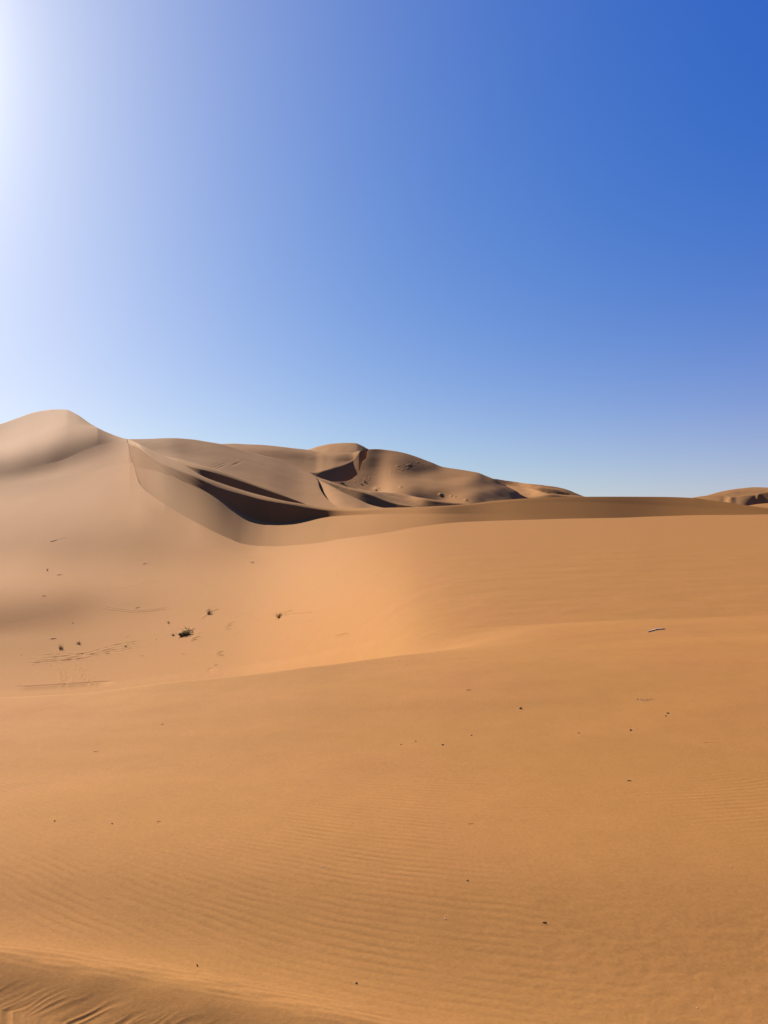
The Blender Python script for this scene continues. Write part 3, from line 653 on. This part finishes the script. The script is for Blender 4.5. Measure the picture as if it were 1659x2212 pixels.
dry_tuft('sprig', 103, 1233, 'single upright sprig on the pale terrace of the left dune', 5, .3, .5, M_DRY, 9, (0, 0), .05, 'sprig', None, .014)
dry_tuft('sprig', 374, 1373, 'small dark spreading sprig touching the left side of the green shrub', 6, .24, 2.6, M_DARK, 16, (0, 0), .06, 'sprig', None, .010)
dry_tuft('sprig', 365, 1346, 'tiny brown sprig on bare sand above and left of the green shrub', 7, .2, 1.5, M_DRY, 12, (.2, 0), .04, 'sprig', None, .010)

def twig(name, px, row, paths, r, label, mat, cat='stick', lift=.4):
    """paths in survey pixels around the spot: (dx, dy up); lies on the sand"""
    p, nn, m = spot(px, row)
    bm = bmesh.new()
    ex = Vector((1, 0, 0)); ex = (ex - nn * ex.dot(nn)).normalized(); ey = nn.cross(ex)
    rr = r * m
    for path in paths:
        pts = []
        for dx, dy in path:
            q, _, _ = spot(px + dx, row - dy)
            q = q - p; q += nn * rr * lift
            pts.append(q)
        fine = []
        for a, b_ in zip(pts[:-1], pts[1:]):
            fine += [a, a.lerp(b_, .5) + nn * rr * .15]
        fine.append(pts[-1])
        tube(bm, fine, rr * .75, rr * .35, 6)
    o = link_bm(name, bm, mat, None, p); tag(o, label, cat)
    return o
twig('forked_twig', 544, 1215, [[(-6, 1), (0, 0), (6, -1)], [(-1, 0), (3, -2.5)], [(1, 0), (5, 3)]], .75, 'dark forked twig lying just below the sharp edge of the bowl', M_DARK)
twig('stick', 116, 1169, [[(-5, -1.2), (0, .2), (7, 2)]], 1.0, 'long dark stick with a sand tail, highest object on the left dune', M_DARK)
twig('stick', 129, 1242.5, [[(-4, 0), (0, .3), (6, 1)]], .9, 'short dark stick on the pale terrace just below the upright sprig', M_DARK)
twig('stick', 97, 1288, [[(-4, .2), (0, .5), (4, 0)]], .8, 'flat brown stick at the upper edge of the shaded hollow on the left', M_STICK)
twig('stick', 297, 1313, [[(-4, -1), (0, 0), (5, 1.6)]], .8, 'brown stick lying on the curved wheel track', M_STICK)
twig('stick', 115, 1380, [[(-5, -.5), (0, .2), (7, 1)]], .7, 'thin brown stick above the leaning grass tuft', M_STICK)
twig('stick', 312, 1218, [[(-3, -.6), (4, 1)]], .6, 'thin stick half way between the terrace and the bowl edge', M_STICK)
twig('stick', 179, 1412, [[(-3, -1), (2, .5)]], .8, 'stubby dark stick below the short grass tuft', M_STICK)
twig('stick', 158, 1346, [[(-2.5, -.6), (2.5, .6)]], .6, 'tiny stick in the right edge of the shaded hollow', M_STICK)
twig('stick', 1013, 1491, [[(-5, 0), (0, .4), (6, .5)]], .9, 'brown twig on smooth sand in the middle of the picture', M_STICK)
twig('buried_stick', 1539, 1604, [[(-19, -.2), (-5, .3), (8, .2), (18, .4)]], .8, 'long straight reddish stick half buried at the right edge', M_RED, lift=-.35)
twig('stick', 1178, 1994, [[(-6, 1), (0, 0), (4, -3)], [(-3, .5), (3, 2)]], 1.3, 'dark bent twig lying in the lower right foreground', M_DARK)
twig('stick', 1018, 1780, [[(-6, 0), (6, .6)]], .6, 'hair thin straw on the ripples in the centre foreground', M_STICK)
twig('stick', 343, 1775, [[(-4, -1.2), (0, .4), (5, 1)]], .8, 'small dark curved twig, right of the two pellets at the left', M_DARK)
twig('stick', 208, 1624, [[(-5, 0), (5, .4)]], .6, 'thin straw alone on the smooth left foreground', M_STICK)
twig('stick', 351, 1565, [[(-3, 0), (3, .6)]], .8, 'short straw just below the lip of the foreground sand', M_STICK)
twig('stick', 1359, 1687, [[(-3, 0), (2, .3), (5, -.2)]], 1.4, 'dark stub with a long sand tail in the right foreground', M_DARK)

# bleached sliver: two flat curved plates that overlap
p, nn, m = spot(1418, 1362)
bn = empty('bone_sliver', p); tag(bn, 'bleached white bone sliver lying on the orange slope at the right', 'bone')
def plate(path, w, th, name):
    bm = bmesh.new(); rings = []
    N_ = len(path)
    for i, (dx, dy) in enumerate(path):
        q, _, _ = spot(1418 + dx, 1362 - dy); q = q - p
        ww = w * m * math.sin(math.pi * (i + .35) / (N_ - .3)); zz = Vector((0, 0, 1))
        for_ = Vector((0, 1, 0))
        rings.append([bm.verts.new(q + for_ * a * ww * 2.2 + zz * (b_ * th * m + th * m * .9)) for a, b_ in ((-1, -.8), (-.9, .5), (0, 1.2), (.9, .7), (1, -.6))])
    for A, B in zip(rings[:-1], rings[1:]):
        for k in range(5): bm.faces.new((A[k], A[(k + 1) % 5], B[(k + 1) % 5], B[k]))
    bm.faces.new(rings[0][::-1]); bm.faces.new(rings[-1])
    bmesh.ops.recalc_face_normals(bm, faces=bm.faces)
    link_bm(name, bm, M_PALE, bn)
plate([(-18, -3.5), (-13, -2), (-8, -.5), (-3, 1), (2, 2)], 1.7, 1.0, 'shard')
plate([(-3, .4), (2, 1.6), (8, 2.2), (13, 2.4), (18, 2.2)], 2.0, 1.2, 'shard')

def stone(px, row, wpx, hpx, label, seed, mat=M_STONE, name='pebble', cat='pebble', group=None, sharp=0.35):
    rng = random.Random(seed); p, nn, m = spot(px, row)
    bm = bmesh.new(); bmesh.ops.create_icosphere(bm, subdivisions=3, radius=1)
    wpx *= .58; hpx *= .58
    off = Vector((rng.uniform(0, 9), rng.uniform(0, 9), rng.uniform(0, 9)))
    cuts = [(Vector((rng.gauss(0, 1), rng.gauss(0, 1), rng.gauss(0, 1))).normalized(), rng.uniform(.55, .85)) for _ in range(7)]
    from mathutils import noise as mn
    for v in bm.verts:
        c = v.co.copy(); c *= 1 + .22 * mn.noise(c * 1.3 + off)
        for d, l in cuts:
            e = c.dot(d)
            if e > l: c -= d * (e - l) * .85
        v.co = Vector((c.x * wpx * m / 2, c.y * wpx * m * .42, c.z * hpx * m / 2 + hpx * m * .28))
    o = link_bm(name, bm, mat, None, p); o.rotation_euler = (0, 0, rng.uniform(0, .5)); tag(o, label, cat, group)
    return o
G1 = 'dark pebbles scattered on the near sand'
stone(1125, 1531, 11, 9, 'dark pointed pebble alone in the middle of the right slope', 1, group=G1)
stone(1443, 1541, 9, 6, 'dark round pebble, upper of a close pair on the right', 2, group=G1)
stone(1438, 1547, 7, 4.5, 'dark flat pebble, lower of a close pair on the right', 3, group=G1)
stone(1362, 1578, 9, 6, 'dark oval pebble below and left of the close pair', 4, group=G1)
stone(1250, 1584, 6, 4, 'tiny dark pebble left of the oval pebble on the right slope', 5, group=G1)
stone(1019, 1588.5, 7, 4, 'tiny flat brown pebble under the brown twig in the centre', 6, group=G1)
stone(956, 1609, 10, 5, 'flat brown pebble with a short tail, centre of the slope', 7, group=G1)
stone(867, 1608.5, 6, 3.5, 'tiny brown pebble, lowest of a loose trio left of centre', 8, group=G1)
stone(899, 1601.5, 6, 3.5, 'tiny brown pebble, highest of a loose trio left of centre', 9, group=G1)
stone(117.5, 1774, 6, 6, 'round black pellet, leftmost on the foreground sand', 10, group=G1)
stone(241.6, 1779.5, 6.5, 5.5, 'round black pellet between the leftmost pellet and the curved twig', 11, group=G1)
stone(426.6, 2086, 6, 8, 'upright dark pebble above the crest of the small slip face', 12, group=G1)
stone(770, 2124, 9, 5, 'flat dark pebble near the bottom, in the centre', 13, group=G1)
stone(1009.5, 1902, 7, 5, 'dark brown pebble among the ripples right of centre', 14, group=G1)
stone(272, 1397, 4.5, 6, 'upright dark stone between the grass tufts and the green shrub', 15, name='stone', cat='stone')
stone(46, 1415, 3, 2.5, 'small dark stone near the left edge beside the parallel tracks', 16, name='stone', cat='stone')
stone(110, 1439, 2.6, 3, 'small dark stone between the two sets of tracks at left', 17, name='stone', cat='stone')
stone(72, 1437, 2.6, 2, 'faint brown stone at the left edge below the parallel tracks', 18, name='stone', cat='stone')
stone(338, 1381, 3.5, 3, 'faint brown stone on the tracks left of the green shrub', 19, name='stone', cat='stone')
stone(1376, 1511, 6, 6, 'pale stone chip at the left end of a mottled brown patch', 20, M_PALE)
# crumbled dung beside the pale chip: one low crust
rng = random.Random(5); p, nn, m = spot(1396, 1512); bm = bmesh.new()
from mathutils import noise as mn
nx, ny = 60, 16; vs = {}
for a in range(nx + 1):
    for b_ in range(ny + 1):
        q, _, _ = spot(1396 + (a / nx - .5) * 46, 1512 - (b_ / ny - .5) * 9); q = q - p
        u_, v_ = a / nx * 2 - 1, b_ / ny * 2 - 1
        f = max(0, 1 - u_ * u_ - v_ * v_)
        hgt = f * (abs(mn.noise(Vector((u_ * 9, v_ * 3, 2)))) * 3.2 + mn.noise(Vector((u_ * 22, v_ * 7, 5))) * 1.2 - .55) * m - .35 * m
        vs[a, b_] = bm.verts.new(q + Vector((0, 0, hgt)))
for a in range(nx):
    for b_ in range(ny): bm.faces.new((vs[a, b_], vs[a + 1, b_], vs[a + 1, b_ + 1], vs[a, b_ + 1]))
o = link_bm('crumbled_dung', bm, M_RED, None, p); tag(o, 'mottled brown patch of crumbled dung beside the pale chip', 'dung')
G2 = 'white chips on the foreground ripples'
for px, row, s_, lab in [(694, 1873, 4, 'white chip, left one of two side by side among the ripples'), (701, 1873, 3.5, 'white chip, right one of two side by side among the ripples'),
                         (962, 1985, 6, 'bright white chip, largest, in the centre foreground'), (1507, 2177, 5, 'white chip in the lower right corner'), (1580, 1873, 4, 'small white chip at the right edge among ripples'),
                         (95, 1998, 3.5, 'small white chip above the slip face at far left'), (589, 1924, 3.5, 'faint white chip left of the centre among ripples'), (410, 1930, 3.5, 'faint white chip in the left foreground')]:
    stone(px, row, s_, s_ * .8, lab, int(px), M_CHIP, 'white_chip', 'chip', G2)

# scrub far off on the tall dune and in the shaded valley
def far_bush(px, row, Y, w, h_, label, seed, mat=M_DARK):
    rng = random.Random(seed); s, a = ray(px, row)
    w *= .75; h_ *= .65
    base = Vector((float(a) * Y, Y, float(s) * Y + EYE - .15)); m = Y / F
    t = empty('scrub_bush', base); tag(t, label, 'bush', 'dark scrub on the far dunes')
    b1, b2 = bmesh.new(), bmesh.new()
    for k in range(26):
        a_ = rng.uniform(0, 2 * math.pi)
        pts = stem(b1, rng, (rng.gauss(0, w * m * .18), rng.gauss(0, .2), -.2), (math.cos(a_) * .8, math.sin(a_) * .6, 1), h_ * m * rng.uniform(.6, 1.1), .03, .5)
        for _ in range(10):
            leaf(b2, rng, pts[rng.randrange(2, len(pts))] + Vector((rng.gauss(0, w * m * .15), rng.gauss(0, .2), rng.gauss(0, .08))), rng.uniform(.15, .35) * min(1, m * 4))
    link_bm('branches', b1, M_DARK, t); link_bm('foliage', b2, mat, t)
M_SCRUB = plain('dark_scrub', (.05, .04, .028))
def surf_Y(name, px, row):
    """depth of a far dune's surface on a sight line"""
    Pd = GRIDS[name]; sx = Pd[:, :, 0] / Pd[:, :, 1]; sl = (Pd[:, :, 2] - EYE) / Pd[:, :, 1]
    s, a = ray(px, row)
    e = np.hypot(sx - a, sl - s); i = np.argmin(e); return float(Pd[:, :, 1].reshape(-1)[i])
for nm, px, row, w, h_, lab in [
    ('far_dune', 738, 1043.5, 15, 5, 'long dark scrub clump at the foot of the purple shaded face'),
    ('far_dune', 782, 1046, 5, 2.5, 'small scrub bush below the purple shaded face, on pale sand'),
    ('far_dune', 788.5, 1041, 5, 3, 'small scrub bush just right of the purple shaded face'),
    ('far_dune', 813, 1058.5, 6, 3, 'dark scrub bush at the edge of the low pale ridge'),
    ('far_dune', 952, 1071, 7, 4, 'scrub bush at the foot of the tall dune, rightmost of its kind'),
    ('slip_face_dune', 805.5, 1093, 5, 4, 'black scrub bush at the bottom of the dark diagonal slip face')]:
    far_bush(px, row, surf_Y(nm, px, row) - .4, w, h_, lab, int(px), M_SCRUB)

# ------------------------------------------------------------------ light, sky, camera
world = bpy.data.worlds.new('World'); sc.world = world; world.use_nodes = True
nt = world.node_tree; nt.nodes.clear(); L = nt.links.new
wo = nt.nodes.new('ShaderNodeOutputWorld'); bg = nt.nodes.new('ShaderNodeBackground')
sky = nt.nodes.new('ShaderNodeTexSky'); sky.sky_type = 'NISHITA'; sky.sun_disc = False
sky.sun_elevation = R(SUN_EL); sky.sun_rotation = R(-SUN_AZ)
sky.altitude = 700; sky.air_density = 1.0
sky.dust_density = 0.0; sky.ozone_density = 4.0
EXPO = 1.1
bg.inputs['Strength'].default_value = .1
# the haze of dust round the sun and along the horizon, added to the clear sky by direction
sd = np.array([-math.sin(R(SUN_AZ)) * math.cos(R(SUN_EL)), math.cos(R(SUN_AZ)) * math.cos(R(SUN_EL)), math.sin(R(SUN_EL))])
dirn = nt.nodes.new('ShaderNodeTexCoord').outputs['Generated']
def mth(op, a, b=None):
    n = nt.nodes.new('ShaderNodeMath'); n.operation = op
    for i, v in enumerate((a, b)):
        if v is None: continue
        if isinstance(v, (int, float)): n.inputs[i].default_value = v
        else: L(v, n.inputs[i])
    return n.outputs[0]
def vmth(op, a, b=None, out=0, scale=None):
    n = nt.nodes.new('ShaderNodeVectorMath'); n.operation = op
    for i, v in enumerate((a, b)):
        if v is None: continue
        if isinstance(v, (tuple, list)): n.inputs[i].default_value = v
        else: L(v, n.inputs[i])
    if scale is not None: L(scale, n.inputs['Scale'])
    return n.outputs[out]
def sun_angle(fz):
    s_ = sd * np.array([1, 1, fz]); s_ /= np.linalg.norm(s_)
    v = vmth('NORMALIZE', vmth('MULTIPLY', dirn, (1, 1, fz)))
    return mth('ARCCOSINE', mth('MINIMUM', vmth('DOT_PRODUCT', v, tuple(s_), out=1), .99999))
sep = nt.nodes.new('ShaderNodeSeparateXYZ'); L(vmth('NORMALIZE', dirn), sep.inputs[0])
elev = mth('MAXIMUM', sep.outputs[2], 0.0)
def ex(v): return mth('EXPONENT', v)
gm = sun_angle(.6)
wide = ex(mth('MULTIPLY', gm, -3.5))
terms = [(ex(mth('MULTIPLY', elev, -8.0)), (.5195, .12, 0)), (wide, (.93, .87, .53)), (ex(mth('MULTIPLY', gm, -10.0)), (.40, .33, .19)),
         (mth('MULTIPLY', wide, ex(mth('MULTIPLY', elev, -5.0))), (.6737, 0, 0)), (ex(mth('MULTIPLY', gm, -32.0)), (7.0, 7.0, 7.0))]
k_ = 2 ** -EXPO
acc = vmth('MULTIPLY', sky.outputs[0], (0, .554 * k_, .3859 * k_))
acc = vmth('ADD', acc, (0, .012 * 10 * k_, .40 * 10 * k_))
for t_, c_ in terms:
    acc = vmth('ADD', acc, vmth('SCALE', tuple(10 * k_ * x for x in c_), scale=t_))
# unseen sky behind the camera, tinted warm to take blue out of the shade
back = nt.nodes.new('ShaderNodeMapRange'); back.interpolation_type = 'SMOOTHSTEP'; back.inputs['From Min'].default_value = .25; back.inputs['From Max'].default_value = -.5
L(sep.outputs[1], back.inputs['Value'])
bm = nt.nodes.new('ShaderNodeMix'); bm.data_type = 'RGBA'; L(back.outputs[0], bm.inputs['Factor']); bm.inputs[6].default_value = (1, 1, 1, 1); bm.inputs[7].default_value = (1.1, .6, .42, 1)
acc = vmth('MULTIPLY', acc, bm.outputs[2])
L(acc, bg.inputs['Color']); L(bg.outputs[0], wo.inputs['Surface'])
sun = bpy.data.lights.new('sun', 'SUN'); sun.energy = 5.0; sun.angle = R(.5); sun.color = (1.0, .94, .85)
so = bpy.data.objects.new('sun', sun); col.objects.link(so)
from mathutils import Vector
so.rotation_euler = Vector(sd).to_track_quat('Z', 'Y').to_euler(); so.location = (-200, 300, 200)
cam = bpy.data.cameras.new('camera'); co = bpy.data.objects.new('camera', cam); col.objects.link(co)
cam.sensor_fit = 'VERTICAL'; cam.sensor_height = 36; cam.lens = 26; cam.clip_start = .05; cam.clip_end = 20000
co.location = (0, 0, EYE); co.rotation_euler = (math.pi / 2 - PITCH, 0, 0)
sc.camera = co
vs = sc.view_settings; vs.view_transform = 'Standard'; vs.look = 'None'; vs.exposure = EXPO; vs.gamma = 1
sc.render.resolution_x, sc.render.resolution_y = 768, 1024
